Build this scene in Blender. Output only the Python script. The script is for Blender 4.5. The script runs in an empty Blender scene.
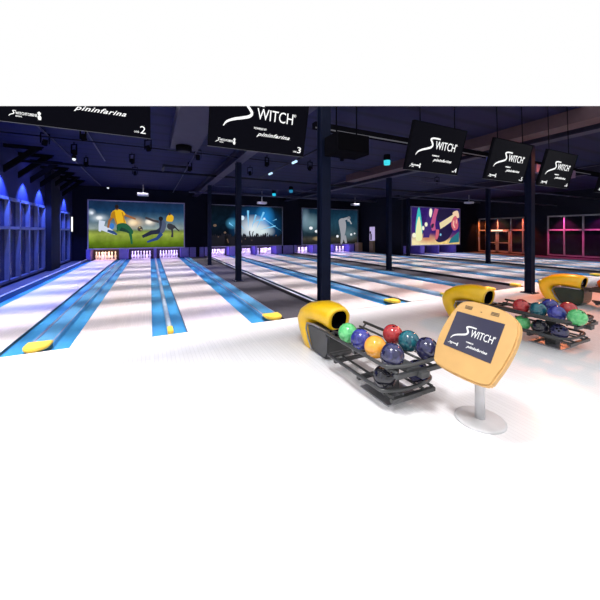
import bpy, bmesh, math, random
from mathutils import Vector, Matrix
random.seed(4)
S = bpy.context.scene
COL = S.collection
PI = math.pi

# ------------------------------------------------------------------ view
F_PX, HOR, H = 307.0, 232.0, 1.64
YAW = math.atan(150 / F_PX)
FWD = Vector((math.sin(YAW), math.cos(YAW), 0))
RGT = Vector((math.cos(YAW), -math.sin(YAW), 0))

def at_z(px, py, z):
    d = F_PX * (H - z) / (py - HOR)
    p = FWD * d + RGT * ((px - 300) / F_PX * d)
    return Vector((p.x, p.y, z))

# ------------------------------------------------------------------ materials
MATS = {}
def mat(name, col, rough=.5, metal=0., emit=0., ecol=None, var=.08, scale=6., spec=.5, bump=0., coat=0.):
    if name in MATS: return MATS[name]
    m = bpy.data.materials.new(name); m.use_nodes = True
    nt = m.node_tree; b = nt.nodes['Principled BSDF']
    b.inputs['Roughness'].default_value = rough
    b.inputs['Metallic'].default_value = metal
    b.inputs['Specular IOR Level'].default_value = spec
    b.inputs['Coat Weight'].default_value = coat
    tc = nt.nodes.new('ShaderNodeTexCoord')
    n = nt.nodes.new('ShaderNodeTexNoise'); n.inputs['Scale'].default_value = scale
    nt.links.new(tc.outputs['Object'], n.inputs['Vector'])
    r = nt.nodes.new('ShaderNodeValToRGB')
    r.color_ramp.elements[0].position = .3; r.color_ramp.elements[1].position = .7
    r.color_ramp.elements[0].color = [max(0, c * (1 - var)) for c in col] + [1]
    r.color_ramp.elements[1].color = [min(1, c * (1 + var)) for c in col] + [1]
    nt.links.new(n.outputs['Fac'], r.inputs['Fac'])
    nt.links.new(r.outputs['Color'], b.inputs['Base Color'])
    if emit:
        b.inputs['Emission Color'].default_value = list(ecol or col) + [1]
        b.inputs['Emission Strength'].default_value = emit
    if bump:
        bp = nt.nodes.new('ShaderNodeBump'); bp.inputs['Strength'].default_value = bump
        nt.links.new(n.outputs['Fac'], bp.inputs['Height']); nt.links.new(bp.outputs['Normal'], b.inputs['Normal'])
    MATS[name] = m
    return m

def lit(name, col, strength=1.):
    """a patch of picture on a lit screen"""
    if name in MATS: return MATS[name]
    m = mat(name, (.01, .01, .01), rough=.6, emit=strength, ecol=col, spec=.1)
    return m

def srgb(r, g, b):
    f = lambda c: (c / 255 / 12.92) if c <= 10 else ((c / 255 + .055) / 1.055) ** 2.4
    return (f(r), f(g), f(b))

def board_mat(name, c0, c1, rough, width):
    m = bpy.data.materials.new(name); m.use_nodes = True
    nt = m.node_tree; b = nt.nodes['Principled BSDF']; b.inputs['Roughness'].default_value = rough
    tc = nt.nodes.new('ShaderNodeTexCoord')
    mp = nt.nodes.new('ShaderNodeMapping'); mp.inputs['Rotation'].default_value = (0, 0, PI / 2)
    nt.links.new(tc.outputs['Object'], mp.inputs['Vector'])
    br = nt.nodes.new('ShaderNodeTexBrick')
    br.inputs['Color1'].default_value = (*c0, 1); br.inputs['Color2'].default_value = (*c1, 1)
    br.inputs['Mortar'].default_value = (*[c * .82 for c in c1], 1)
    br.inputs['Scale'].default_value = 1; br.inputs['Mortar Size'].default_value = .0015
    br.inputs['Brick Width'].default_value = 2.2; br.inputs['Row Height'].default_value = width
    nt.links.new(mp.outputs['Vector'], br.inputs['Vector'])
    nt.links.new(br.outputs['Color'], b.inputs['Base Color'])
    return m

M_floor = board_mat('pale_maple', (.92, .91, .93), (.88, .87, .89), .22, .05)
M_lane = board_mat('lane_maple', (.86, .78, .77), (.80, .72, .72), .22, .027)
M_sub = mat('black_subfloor', (.015, .015, .02), .9)
M_aisle = mat('grey_carpet', (.055, .05, .065), .75, scale=40, var=.25, bump=.1)
M_gut = mat('blue_gutter', (.06, .33, .66), .22, var=.05)
M_cap = mat('blue_cap', (.12, .38, .68), .2, var=.05)
M_side = mat('dark_lane_edge', (.03, .03, .035), .5)
M_yel = mat('yellow_plastic', srgb(246, 196, 20), .3, var=.05, coat=.3)
M_yelcap = mat('yellow_cap', srgb(240, 200, 70), .4, var=.05)
M_rail = mat('black_rail', (.012, .012, .018), .35)
M_wht = mat('white_strip', (.8, .8, .85), .3)
M_blk = mat('black_paint', (.004, .004, .006), .8, spec=0.)
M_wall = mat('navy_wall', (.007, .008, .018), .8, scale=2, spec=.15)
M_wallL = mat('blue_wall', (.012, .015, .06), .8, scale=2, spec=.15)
M_back = mat('black_masking', (.007, .0075, .014), .9, scale=2, spec=0.)
M_steel = mat('dark_steel', (.005, .008, .024), .5, scale=3, var=.2, spec=.06)
M_alu = mat('white_aluminium', (.28, .28, .32), .45, spec=.3)
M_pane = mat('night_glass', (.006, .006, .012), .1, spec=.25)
M_paneL = mat('night_glass_painted_reflection', (.02, .02, .06), .15, spec=.25)  # blue stands for the bluish reflection in the panes
M_viol = mat('violet_panel', (.10, .08, .38), .35)
M_pin = mat('pin_white', (.85, .84, .84), .25)
M_duct = mat('purple_grey_duct', (.022, .02, .045), .6, spec=.2)
M_pipe = mat('dark_pipe', (.005, .005, .01), .6, spec=.15)
M_pale = mat('pale_conduit', (.04, .04, .08), .5, spec=.2)
M_proj = mat('projector_white', (.6, .6, .7), .4)
M_ret = mat('ball_return_charcoal', (.05, .052, .055), .35, var=.15)
M_retg = mat('ball_return_dark_green', (.012, .035, .02), .25, var=.15)
M_grey = mat('grey_metal', (.35, .35, .38), .35, metal=.6)
M_post = mat('pale_grey_post', (.6, .6, .62), .5)
M_tan = mat('tan_console', srgb(200, 158, 98), .4, var=.05)
M_scrn = mat('screen_glass', (.0015, .0015, .003), .2, spec=.02, emit=.003, ecol=(.4, .4, .9))
M_conscr = mat('console_screen_glass', (.02, .02, .04), .2, spec=.5, emit=.35, ecol=srgb(78, 76, 98))
M_aluL = mat('aluminium_painted_blue_light', (.10, .11, .17), .5, spec=.2)  # white aluminium with the blue wall light painted into its colour
M_txt = lit('white_lettering', (1, 1, 1), 1.1)
M_btn = mat('brown_mark', (.12, .08, .04), .5)

def ceil_mat():
    m = bpy.data.materials.new('painted_metal_deck'); m.use_nodes = True
    nt = m.node_tree; b = nt.nodes['Principled BSDF']; b.inputs['Roughness'].default_value = .75
    b.inputs['Base Color'].default_value = (.045, .042, .12, 1)
    tc = nt.nodes.new('ShaderNodeTexCoord')
    w = nt.nodes.new('ShaderNodeTexWave'); w.bands_direction = 'Y'; w.inputs['Scale'].default_value = .45
    w.inputs['Distortion'].default_value = .3
    nt.links.new(tc.outputs['Object'], w.inputs['Vector'])
    r = nt.nodes.new('ShaderNodeValToRGB')
    r.color_ramp.elements[0].position = .0; r.color_ramp.elements[0].color = (.004, .005, .024, 1)
    r.color_ramp.elements[1].position = .25; r.color_ramp.elements[1].color = (.0075, .008, .042, 1)
    nt.links.new(w.outputs['Fac'], r.inputs['Fac']); nt.links.new(r.outputs['Color'], b.inputs['Base Color']); b.inputs['Specular IOR Level'].default_value = .15
    return m
M_ceil = ceil_mat()

# ------------------------------------------------------------------ mesh helper
class MB:
    def __init__(s): s.bm = bmesh.new()
    def _merge(s, other):
        me = bpy.data.meshes.new('tmp'); other.to_mesh(me); other.free()
        s.bm.from_mesh(me); bpy.data.meshes.remove(me)
    def box(s, x0, x1, y0, y1, z0, z1, bev=0, seg=2, M=None):
        b = bmesh.new(); bmesh.ops.create_cube(b, size=1)
        for v in b.verts:
            v.co = Vector(((x0 + x1) / 2 + v.co.x * (x1 - x0), (y0 + y1) / 2 + v.co.y * (y1 - y0), (z0 + z1) / 2 + v.co.z * (z1 - z0)))
        if bev: bmesh.ops.bevel(b, geom=b.edges[:], offset=bev, segments=seg, affect='EDGES', profile=.5)
        if M is not None: b.transform(M)
        s._merge(b); return s
    def tube(s, pts, r, n=10, cap=True):
        pts = [Vector(p) for p in pts]; b = bmesh.new(); rings = []
        up = Vector((0, 0, 1))
        for i, p in enumerate(pts):
            a = pts[max(0, i - 1)]; c = pts[min(len(pts) - 1, i + 1)]
            t = (c - a).normalized()
            u = t.cross(up) if abs(t.z) < .95 else t.cross(Vector((1, 0, 0)))
            u.normalize(); v = t.cross(u).normalized()
            rr = r[i] if isinstance(r, (list, tuple)) else r
            rings.append([b.verts.new(p + u * math.cos(2 * PI * k / n) * rr + v * math.sin(2 * PI * k / n) * rr) for k in range(n)])
        for A, B in zip(rings, rings[1:]):
            for k in range(n): b.faces.new((A[k], A[(k + 1) % n], B[(k + 1) % n], B[k]))
        if cap: b.faces.new(rings[0][::-1]); b.faces.new(rings[-1])
        bmesh.ops.recalc_face_normals(b, faces=b.faces[:])
        for f in b.faces: f.smooth = len(f.verts) == 4
        s._merge(b); return s
    def loft(s, rings, cap=True, smooth=True):
        b = bmesh.new(); R = [[b.verts.new(p) for p in r] for r in rings]; n = len(R[0])
        for A, B in zip(R, R[1:]):
            for k in range(n):
                f = b.faces.new((A[k], A[(k + 1) % n], B[(k + 1) % n], B[k])); f.smooth = smooth
        if cap in (True, 'start'): b.faces.new(R[0][::-1])
        if cap in (True, 'end'): b.faces.new(R[-1])
        bmesh.ops.recalc_face_normals(b, faces=b.faces[:])
        s._merge(b); return s
    def lathe(s, prof, n=20, M=None):
        rings = [[Vector((r * math.cos(2 * PI * k / n), r * math.sin(2 * PI * k / n), z)) for k in range(n)] for r, z in prof]
        t = MB(); t.loft(rings)
        if M is not None: t.bm.transform(M)
        s._merge(t.bm); return s
    def sphere(s, c, r, seg=32):
        b = bmesh.new(); bmesh.ops.create_uvsphere(b, u_segments=seg, v_segments=seg // 2, radius=r)
        for f in b.faces: f.smooth = True
        b.transform(Matrix.Translation(c)); s._merge(b); return s
    def prism(s, pts, ax, h0, h1, M=None, bev=0):
        """polygon pts extruded from h0 to h1 along axis ax"""
        b = bmesh.new()
        def P(p, h):
            return {'x': Vector((h, p[0], p[1])), 'y': Vector((p[0], h, p[1])), 'z': Vector((p[0], p[1], h))}[ax]
        A = [b.verts.new(P(p, h0)) for p in pts]; B = [b.verts.new(P(p, h1)) for p in pts]; n = len(pts)
        b.faces.new(A); b.faces.new(B[::-1])
        for k in range(n): b.faces.new((A[k], B[k], B[(k + 1) % n], A[(k + 1) % n]))
        bmesh.ops.recalc_face_normals(b, faces=b.faces[:])
        if bev: bmesh.ops.bevel(b, geom=b.edges[:], offset=bev, segments=2, affect='EDGES')
        if M is not None: b.transform(M)
        s._merge(b); return s
    def add_mesh(s, me, M=None):
        b = bmesh.new(); b.from_mesh(me)
        if M is not None: b.transform(M)
        s._merge(b); return s
    def cut(s, o=Vector((0, 0, 0))):
        """only the part of the place under the photograph's upper limit is modelled (o: origin of the local frame)"""
        no = (Vector((0, 0, 1)) - FWD * ((HOR - 106) / F_PX)).normalized()
        bmesh.ops.bisect_plane(s.bm, geom=s.bm.verts[:] + s.bm.edges[:] + s.bm.faces[:], plane_co=Vector((0, 0, H)) - Vector(o), plane_no=no, clear_outer=True)
        pc = Vector((0, 0, H)) - Vector(o)
        e = [e for e in s.bm.edges if e.is_boundary and all(abs((v.co - pc).dot(no)) < 1e-4 for v in e.verts)]
        if e: bmesh.ops.holes_fill(s.bm, edges=e)
        return s
    def build(s, name, m, parent=None, loc=None, label=None):
        me = bpy.data.meshes.new(name); s.bm.to_mesh(me); s.bm.free()
        o = bpy.data.objects.new(name, me); COL.objects.link(o)
        for x in (m if isinstance(m, (list, tuple)) else [m]): me.materials.append(x)
        if parent: o.parent = parent
        if loc is not None: o.location = loc
        if label: o['label'] = label
        return o

def tag(o, label, cat, group=None, kind=None):
    o['label'] = label; o['category'] = cat
    if group: o['group'] = group
    if kind: o['kind'] = kind
    return o
def thing(name, loc, label, cat, group=None, rz=0):
    o = bpy.data.objects.new(name, None); COL.objects.link(o); o.location = loc; o.rotation_euler = (0, 0, rz)
    o.empty_display_size = .1
    return tag(o, label, cat, group)
def struct(o): o['kind'] = 'structure'; return o
def kids(o): return [c for c in ALL() if c.parent == o]
def ALL(): return list(COL.objects)
def copy_tree(o, parent=None):
    c = o.copy(); COL.objects.link(c)
    if parent: c.parent = parent
    for k in list(o.children): copy_tree(k, c)
    return c

def text_mesh(txt, size, shear=0, bold=0, spacing=1, align='LEFT'):
    cu = bpy.data.curves.new('t', 'FONT'); cu.body = txt; cu.size = size; cu.shear = shear; cu.offset = bold
    cu.space_character = spacing; cu.align_x = align; cu.extrude = .0015; cu.resolution_u = 3
    ob = bpy.data.objects.new('t', cu); COL.objects.link(ob)
    dg = bpy.context.evaluated_depsgraph_get(); dg.update()
    me = bpy.data.meshes.new_from_object(ob.evaluated_get(dg))
    bpy.data.objects.remove(ob); bpy.data.curves.remove(cu)
    return me

ORD = ['first', 'second', 'third', 'fourth', 'fifth', 'sixth', 'seventh', 'eighth', 'ninth', 'tenth', 'eleventh', 'twelfth']

# ------------------------------------------------------------------ layout
FOUL = 5.33
XL, XR, ZC = -3.95, 24.4, 4.3
STEP = 6.57
GRP = [(0, 21.2), (STEP, 21.2), (2 * STEP, 21.2), (3 * STEP - .1, 16.5)]    # origin x, plane of the masking screens
LANES = [(-2.93, -1.84), (-1.025, .03), (.56, 1.64)]
ZG = -.07

# floor
b = MB(); b.box(-12, 30, -4, FOUL, -.25, 0); struct(b.build('floor', M_floor))
b = MB(); b.box(XL, XR, FOUL, 23, -.25, -.13); struct(b.build('floor_under_lanes', M_sub))
def aisle(x0, x1, y1):
    b = MB(); b.box(x0, x1, FOUL, y1, -.13, -.002); struct(b.build('floor_aisle', M_aisle))
aisle(XL, -3.305, 22.4)
for g, (gx, yp) in enumerate(GRP):
    nx = GRP[g + 1][0] - 3.305 if g < 3 else XR
    aisle(gx + 2.295, nx, yp)

# lanes
lane_no = 0
lane_xc = []
for g, (gx, yp) in enumerate(GRP):
    yend = yp + .95
    for k, (a, c) in enumerate(LANES):
        x0, x1 = gx + a, gx + c; xc = (x0 + x1) / 2; lane_xc.append((xc, yp, lane_no))
        t = thing('bowling_lane', (xc, FOUL, 0), f'pale maple bowling lane with blue gutters, {ORD[lane_no]} one counted from the blue window wall', 'bowling lane', 'bowling lanes side by side')
        w = (x1 - x0) / 2; L = yend - FOUL
        b = MB(); b.box(-w, w, .02, L, -.012, 0); b.build('lane_bed', M_lane, t)
        b = MB(); b.box(-w + .002, w - .002, .02, L, -.125, -.013); b.build('lane_edge', M_side, t)
        gl = (-3.22, -1.28, .34)[k]; gr = (-1.59, .26, 1.955)[k]
        for (p, q) in ((gl + gx - xc, -w), (w, gr + gx - xc)):
            b = MB(); m = (p + q) / 2; hw = (q - p) / 2
            n = 8; prof = [(m - hw * math.cos(PI * i / n), -.055 - .035 * math.sin(PI * i / n)) for i in range(n + 1)]
            prof = prof + [(x, z - .01) for x, z in prof[::-1]]
            b.prism(prof, 'y', .02, L); b.build('gutter', M_gut, t)
        lane_no += 1
    # dividers
    nm = ['blue ' + 'lane divider']
    def divider(x0, x1, kind, who):
        xc = (x0 + x1) / 2; hw = (x1 - x0) / 2; L = yp - .1 - FOUL
        t = thing('lane_divider', (xc, FOUL, 0), who, 'lane divider', None)
        if kind == 'cap':
            b = MB(); b.box(-hw, hw, .35, L, -.1, .012, .01); b.build('divider_cap', M_cap, t)
            b = MB(); b.box(-hw + .035, -hw + .06, .36, L, .012, .02); b.box(hw - .03, hw - .015, .36, L, .012, .02); b.build('seam_strip', mat('violet_strip', (.2, .2, .35), .3), t)
            pts = [(hw * .98 * math.cos(PI + PI * i / 12), .2 + .2 * math.sin(PI + PI * i / 12)) for i in range(13)] + [(hw * .98, .36), (-hw * .98, .36)]
            b = MB(); b.prism(pts, 'z', .001, .05, bev=.012); b.build('end_cap', M_yelcap, t, label='yellow end cap')
        elif kind == 'ridge':
            n = 8; prof = [(hw * math.cos(PI * i / n), -.0 + .05 * math.sin(PI * i / n)) for i in range(n + 1)] + [(-hw, -.1), (hw, -.1)]
            b = MB(); b.prism(prof, 'y', .3, L); o = b.build('divider_cap', mat('ridge_painted_highlight', (.5, .6, .72), .2), t)  # pale colour paints the highlight along the rounded top
            b = MB(); b.box(-hw * 1.1, hw * 1.1, .0, .3, .001, .06, .02); b.build('end_cap', M_yelcap, t, label='yellow end cap')
        else:
            b = MB(); b.box(-hw, hw, .25, L, -.1, .07); b.build('kick_board', M_rail, t)
            b = MB(); b.box(-hw * .45, hw * .45, .25, L, .07, .085); b.build('white_strip', M_wht, t, label='white strip along the top')
            if g > 0:
                b = MB(); b.box(-hw * 2, hw * 2, .0, .25, .001, .09, .02); b.build('end_cap', M_yelcap, t, label='yellow end cap')
    i = 3 * g
    place = ('between the blue window wall and the first lane', 'between the carpet aisle and the fourth lane', 'between the second aisle and the seventh lane', 'between the third aisle and the tenth lane')[g]
    divider(gx - 3.30, gx - 3.22, 'rail', f'low black kick board with white strip {place}')
    divider(gx - 1.59, gx - 1.28, 'cap', f'wide blue lane divider between the {ORD[i]} and {ORD[i+1]} lanes from the window wall')
    divider(gx + .26, gx + .34, 'ridge', f'narrow pale ridge between the {ORD[i+1]} and {ORD[i+2]} lanes from the window wall')
    divider(gx + 1.955, gx + 2.29, 'cap', f'wide blue divider on the carpet side of the {ORD[i+2]} lane')

# pins
def pin_bm():
    k = 1.2
    prof = [(.026, 0), (.029, .005), (.040, .06), (.0605, .114), (.055, .165), (.036, .215), (.0235, .254), (.026, .285), (.032, .335), (.028, .365), (.013, .38), (.001, .381)]
    return MB().lathe([(r * k, z * k) for r, z in prof], 12)
pin0 = None
for xc, yp, n in lane_xc[:9]:
    for r in range(4):
        for c in range(r + 1):
            if pin0 is None: o = pin0 = pin_bm().build('bowling_pin', M_pin)
            else: o = pin0.copy(); COL.objects.link(o)
            o.location = (xc + (c - r / 2) * .325, yp - .0 + r * .2, 0)
            tag(o, f'white bowling pin racked at the far end of the {ORD[n]} lane from the window wall', 'bowling pin', f'pins of the {ORD[n]} lane')

# pin bays: partitions, pit curtains, masking wall
part_n = 0
for g, (gx, yp) in enumerate(GRP):
    edges = [(gx - 3.30, gx - 3.08), (gx - 1.66, gx - 1.20), (gx + .22, gx + .37), (gx + 1.80, gx + 2.29)]
    where = ('under the football screen', 'under the concert screen', 'under the batsman screen', 'under the guitarist screen')[g]
    for j, (p, q) in enumerate(edges):
        t = thing('pin_bay_partition', ((p + q) / 2, yp, 0), f'violet partition {("at the window-wall side of the pin bays", "between the first two pin bays", "between the last two pin bays", "closing the aisle side of the pin bays")[j]} {where}', 'partition', None)
        w = (q - p) / 2
        b = MB(); b.box(-w, w, .0, 1.2, .0 if 1 else 0, .64, .01); b.build('side_panel', M_viol, t)
        b = MB(); b.box(-w * .8, w * .8, -.025, .0, .06, .60, .008); b.build('front_panel', mat('violet_front', (.13, .10, .42), .3), t)
    b = MB(); b.box(gx - 3.3, gx + 2.29, yp + 1.1, yp + 1.18, -.1, .66); tag(b.build('pit_curtain', mat('charcoal_curtain', (.035, .03, .04), .8)), f'black pit curtain hanging behind the pin bays {where}', 'curtain')
    # masking wall above
    b = MB(); b.box(gx - 3.3, gx + 2.29, yp + .02, yp + .14, .64, ZC); struct(b.build('wall_back_masking', M_back))
    nx = GRP[g + 1][0] - 3.3 if g < 3 else XR
    b = MB(); b.box(gx + 2.29, nx, yp + .02, yp + .14, 0 if g != 0 else .0, ZC); struct(b.build('wall_back_panel', M_back))
b = MB(); b.box(XL, -3.3, 21.22, 21.34, 0, ZC); struct(b.build('wall_back_panel', M_back))
b = MB(); b.box(XL - .1, GRP[3][0] - 3.4, 22.5, 22.7, -.2, ZC); struct(b.build('wall_back', M_back))
b = MB(); b.box(GRP[3][0] - 3.5, XR + .1, 17.8, 18., -.2, ZC); struct(b.build('wall_back_step', M_back))
b = MB(); b.box(GRP[3][0] - 3.5, GRP[3][0] - 3.3, 16.52, 22.6, -.0, ZC); struct(b.build('wall_side_step', M_wall))
# violet doors in the gaps beside the pin bays
for (p, q, lab) in ((2.33, 2.72, 'violet service panel beside the pin bays left of the first steel post'), (2.95, 3.22, 'narrow violet service panel behind the first steel posts')):
    b = MB(); b.box(p, q, 21.16, 21.22, 0, .64, .008); tag(b.build('service_panel', M_viol), lab, 'panel')
b = MB(); b.box(8.95, 9.75, 21.15, 21.215, 0, .64, .008); tag(b.build('service_panel', M_viol), 'violet service panel on the black wall between concert and batsman screens', 'panel')
b = MB(); b.box(15.5, 15.95, 20.75, 21.2, 0, .75, .01); tag(b.build('storage_box', mat('tan_wood', (.3, .2, .12), .5)), 'tan wooden box on the floor at the inner wall corner', 'box')

# lit display case on the side wall
t = thing('display_case', (GRP[3][0] - 3.52, 19.55, 0), 'narrow glowing display case against the dark side wall', 'display case')
b = MB(); b.box(-.22, 0, -.22, .22, .02, .95); b.build('case_base', mat('tan_wood', (.3, .2, .12), .5), t)
b = MB(); b.box(-.2, 0, -.2, .2, .95, 2.05); b.build('lit_case', lit('pale_violet_light', srgb(190, 175, 225), .9), t)
b = MB(); b.box(-.24, -.2, -.06, .06, 1.0, 1.5); b.box(-.24, -.2, .02, .14, 1.5, 1.7); b.build('dark_goods', M_blk, t)

# ------------------------------------------------------------------ walls with windows
b = MB()
def wall_with_windows(name, x0, x1, spans, y0, y1, zb, zt, m):
    b = MB(); cur = y0
    for (a, c) in spans:
        b.box(x0, x1, cur, a, -.1, ZC); b.box(x0, x1, a, c, -.1, zb); b.box(x0, x1, a, c, zt, ZC); cur = c
    b.box(x0, x1, cur, y1, -.1, ZC)
    return struct(b.build(name, m))
WL = [(7.1, 16.1), (17.75, 20.5)]
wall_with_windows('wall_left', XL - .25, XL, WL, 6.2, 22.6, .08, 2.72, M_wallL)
WR = [(5.0, 11.42), (12.55, 16.3)]
wall_with_windows('wall_right', XR, XR + .25, WR, -4, 18, .06, 2.74, M_wall)

def window(name, x, s, y0, y1, zb, zt, ys, zr, pm):
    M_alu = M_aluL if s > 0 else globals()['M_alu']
    """x: wall face; s: +1 room lies on +x side"""
    root = bpy.data.objects.new(name, None); COL.objects.link(root); root.location = (x, (y0 + y1) / 2, 0); struct(root)
    yc = (y0 + y1) / 2; d0, d1 = (-.1 * s, .05 * s); lo, hi = min(d0, d1), max(d0, d1); w = .045 if s > 0 else .032
    b = MB(); b.box(lo, hi, y0 - yc, y1 - yc, zt - .09, zt); b.box(lo, hi, y0 - yc, y1 - yc, zb, zb + .08)
    b.box(lo, hi, y0 - yc, y0 - yc + w * 2, zb, zt); b.box(lo, hi, y1 - yc - w * 2, y1 - yc, zb, zt); b.build('window_frame', M_alu, root)
    for y in ys:
        b = MB(); z0 = zb
        b.box(lo, hi, y - yc - w, y - yc + w, z0, zt); b.build('mullion', M_alu, root)
    b = MB(); b.box(lo, hi, y0 - yc, y1 - yc, zr - .045, zr + .045); b.build('transom', M_alu, root)
    b = MB(); xx = -.06 * s; b.box(min(xx, xx - .01 * s), max(xx, xx - .01 * s), y0 - yc, y1 - yc, zb, zt); b.build('window_glass', pm, root)
    return root
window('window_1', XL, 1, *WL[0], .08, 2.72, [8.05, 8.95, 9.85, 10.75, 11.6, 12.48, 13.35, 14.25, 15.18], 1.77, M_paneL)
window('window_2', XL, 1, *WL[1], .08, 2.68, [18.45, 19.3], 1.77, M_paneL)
window('window_3', XR, -1, *WR[0], .06, 2.74, [6.7, 7.65, 8.57, 9.5, 10.47], 1.78, M_pane)
window('window_4', XR, -1, *WR[1], .06, 2.74, [12.95, 13.78, 14.74, 15.69], 1.78, M_pane)
# glazed double door in window 4
dr = bpy.data.objects.new('door_1', None); COL.objects.link(dr); dr.location = (XR - .06, 14.74, 0); struct(dr)
for s in (-1, 1):
    y0, y1 = sorted((s * .03, s * .92))
    b = MB(); w = .09
    b.box(-.05, 0, y0, y1, 1.66, 1.76); b.box(-.05, 0, y0, y1, .06, .2); b.box(-.05, 0, y0, y0 + w, .06, 1.76); b.box(-.05, 0, y1 - w, y1, .06, 1.76)
    b.box(-.05, 0, y0, y1, .78, .84)
    leaf = b.build('door_leaf', M_alu, dr)
    b = MB(); b.tube([(-.07, s * .14, .65), (-.09, s * .14, .68), (-.09, s * .14, 1.0), (-.07, s * .14, 1.03)], .012); b.build('door_handle', M_grey, leaf)
    b = MB(); b.box(-.03, -.02, y0 + w, y1 - w, .2, 1.66); b.build('door_glass', M_pane, leaf)
b = MB(); b.box(-.14, 0, -.4, .4, 1.72, 1.8, .01); o = b.build('door_light', lit('warm_lamp', (1, .62, .4), 2.5), dr, label='glowing warm light strip over the double door')
# pilaster and tube lamp on the window wall
b = MB(); b.box(XL, XL + .22, 16.2, 17.6, 0, ZC); struct(b.build('trim_1', M_wall))
t = thing('wall_lamp', (XL + .08, 20.75, 2.05), 'white glowing tube lamp upright on the wall beside the far window', 'wall lamp')
b = MB(); b.tube([(0, 0, -.38), (0, 0, .42)], .035); b.build('lamp_tube', lit('white_tube', (1, .98, .95), 1.6), t)
b = MB(); b.box(-.08, -.03, -.04, .04, -.44, .48); b.build('lamp_back', M_blk, t)

# ------------------------------------------------------------------ ceiling
b = MB(); b.box(XL - .25, XR + .25, -6, 22.7, ZC, ZC + .2); b.cut(); struct(b.build('ceiling', M_ceil))

# steel posts
P0 = None
rowsx, rowsy = (2.66, 9.2, 15.95), (4.52, 10.15, 15.7)
words_x = ('in the first row from the window wall', 'in the second row from the window wall', 'in the third row from the window wall')
words_y = ('near the foul line', 'halfway along the lanes', 'towards the pin bays')
for i, x in enumerate(rowsx):
    for j, y in enumerate(rowsy):
        if i == 2 and j == 0: continue
        if i == 1 and j == 0: y = 4.72
        t = thing('steel_post', (x, y, 0), f'dark steel post {words_y[j]} {words_x[i]}', 'post', 'steel posts')
        b = MB(); w = .085
        b.box(-w, w, -w, -w + .02, .015, 4.0); b.box(-w, w, w - .02, w, .015, 4.0); b.box(-.012, .012, -w + .02, w - .02, .015, 4.0)
        b.box(-w * .55, w * .55, -w * .8, w * .8, .015, 4.0)
        b.cut((x, y, 0)); b.build('post_shaft', M_steel, t)
        b = MB(); b.box(-.16, .16, -.16, .16, 0, .016); b.build('base_plate', M_steel, t)
        b = MB()
        for sx in (-1, 1):
            for sy in (-1, 1): b.tube([(sx * .13, sy * .13, .016), (sx * .13, sy * .13, .04)], .012, 6)
        b.build('anchor_bolt', M_grey, t)

def ceiling_thing(name, label, cat, m, fn, part=None, group=None):
    b = MB(); fn(b); b.cut()
    o = b.build(name, m); return tag(o, label, cat, group)
for i, x in enumerate(rowsx):
    def f(b, x=x):
        b.box(x - .16, x + .16, 2, 22.4 if i < 2 else 16.5, 3.96, 3.99); b.box(x - .16, x + .16, 2, 22.4 if i < 2 else 16.5, 4.26, 4.3); b.box(x - .02, x + .02, 2, 22.4 if i < 2 else 16.5, 3.98, 4.28)
    ceiling_thing('ceiling_girder', f'dark steel girder under the ceiling above the {ORD[i]} row of posts', 'girder', M_duct, f)
ceiling_thing('air_duct', 'long flat duct with a painted red-light tint running along the ceiling past the middle hanging monitors', 'duct', mat('duct_painted_red_light', (.06, .035, .045), .6, spec=.2), lambda b: b.box(8.25, 8.75, 1, 12, 4.0, 4.299))  # red light on the underside is painted into the duct colour
ceiling_thing('air_duct', 'short square duct end above the second and third lanes', 'duct', M_duct, lambda b: b.box(.5, 1.2, 4, 9.2, 3.95, 4.295))
t = thing('ceiling_speaker', (.82, 8.8, 3.93), 'round black speaker on the underside of the short duct', 'speaker')
b = MB(); b.lathe([(.17, -.12), (.2, -.1), (.2, .02), (.17, .02)], 20); b.build('speaker_body', M_blk, t)
b = MB(); b.lathe([(.13, -.135), (.16, -.125), (.16, -.115)], 20); b.build('speaker_ring', M_pipe, t)
for y, z, x0, x1, r, m, lab in ((13.2, 4.0, XL, 16, .045, M_pipe, 'thick black pipe crossing the ceiling over the middle of the lanes'),
                          (10.2, 4.15, XL, 12, .02, M_pipe, 'thin dark pipe crossing the ceiling nearer than the thick one'),
                          (16.2, 4.05, 3, XR, .04, M_pale, 'pale pipe crossing the ceiling in front of the concert screen'),
                          (18.5, 3.95, 2, 15.5, .07, M_pale, 'thick pale pipe crossing the ceiling close to the masking wall'),
                          (8.6, 3.6, 9.5, XR, .03, M_pale, 'pale pipe hung low in front of the dark right-hand windows'),
                          (10.9, 3.4, 9.5, XR, .03, M_pale, 'lower pale pipe hung behind the small hanging monitors')):
    ceiling_thing('ceiling_pipe', lab, 'pipe', m, lambda b: b.tube([(x0, y, z), (x1, y, z)], r, 8))
for x, z, y0, y1, m, lab in ((-2.44, 4.2, 4, 20, M_pale, 'thin pale conduit along the ceiling over the first lane'), (-1.46, 4.2, 4, 13, M_pale, 'thin pale conduit along the ceiling between the first two lanes'),
                     (1.28, 4.1, 6, 20.5, M_pale, 'pale conduit along the ceiling beside the short duct'), (4.2, 3.95, 6, 12.4, M_pipe, 'black lighting track over the fourth lane')):
    ceiling_thing('ceiling_conduit', lab, 'conduit', m, lambda b: b.tube([(x, y0, z), (x, y1, z)], .022, 6))
for k, y in enumerate((9.0, 11.2)):
    b = MB(); b.tube([(4.2, y - .14, 3.9), (4.2, y + .14, 3.9)], .04); tag(b.build('ceiling_track_lamp', lit('cool_lamp', srgb(190, 225, 255), 1.3)), ('bright track lamp nearest the monitor numbered 3', 'bright track lamp farther along the black track')[k], 'lamp', 'track lamps')
ceiling_thing('ceiling_pipe_bend', 'black square pipe bend beside the short duct', 'pipe', M_pipe, lambda b: b.tube([(1.25, 12.4, 4.1), (.45, 12.4, 4.1), (.45, 13.15, 4.05)], .05, 8))
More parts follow.
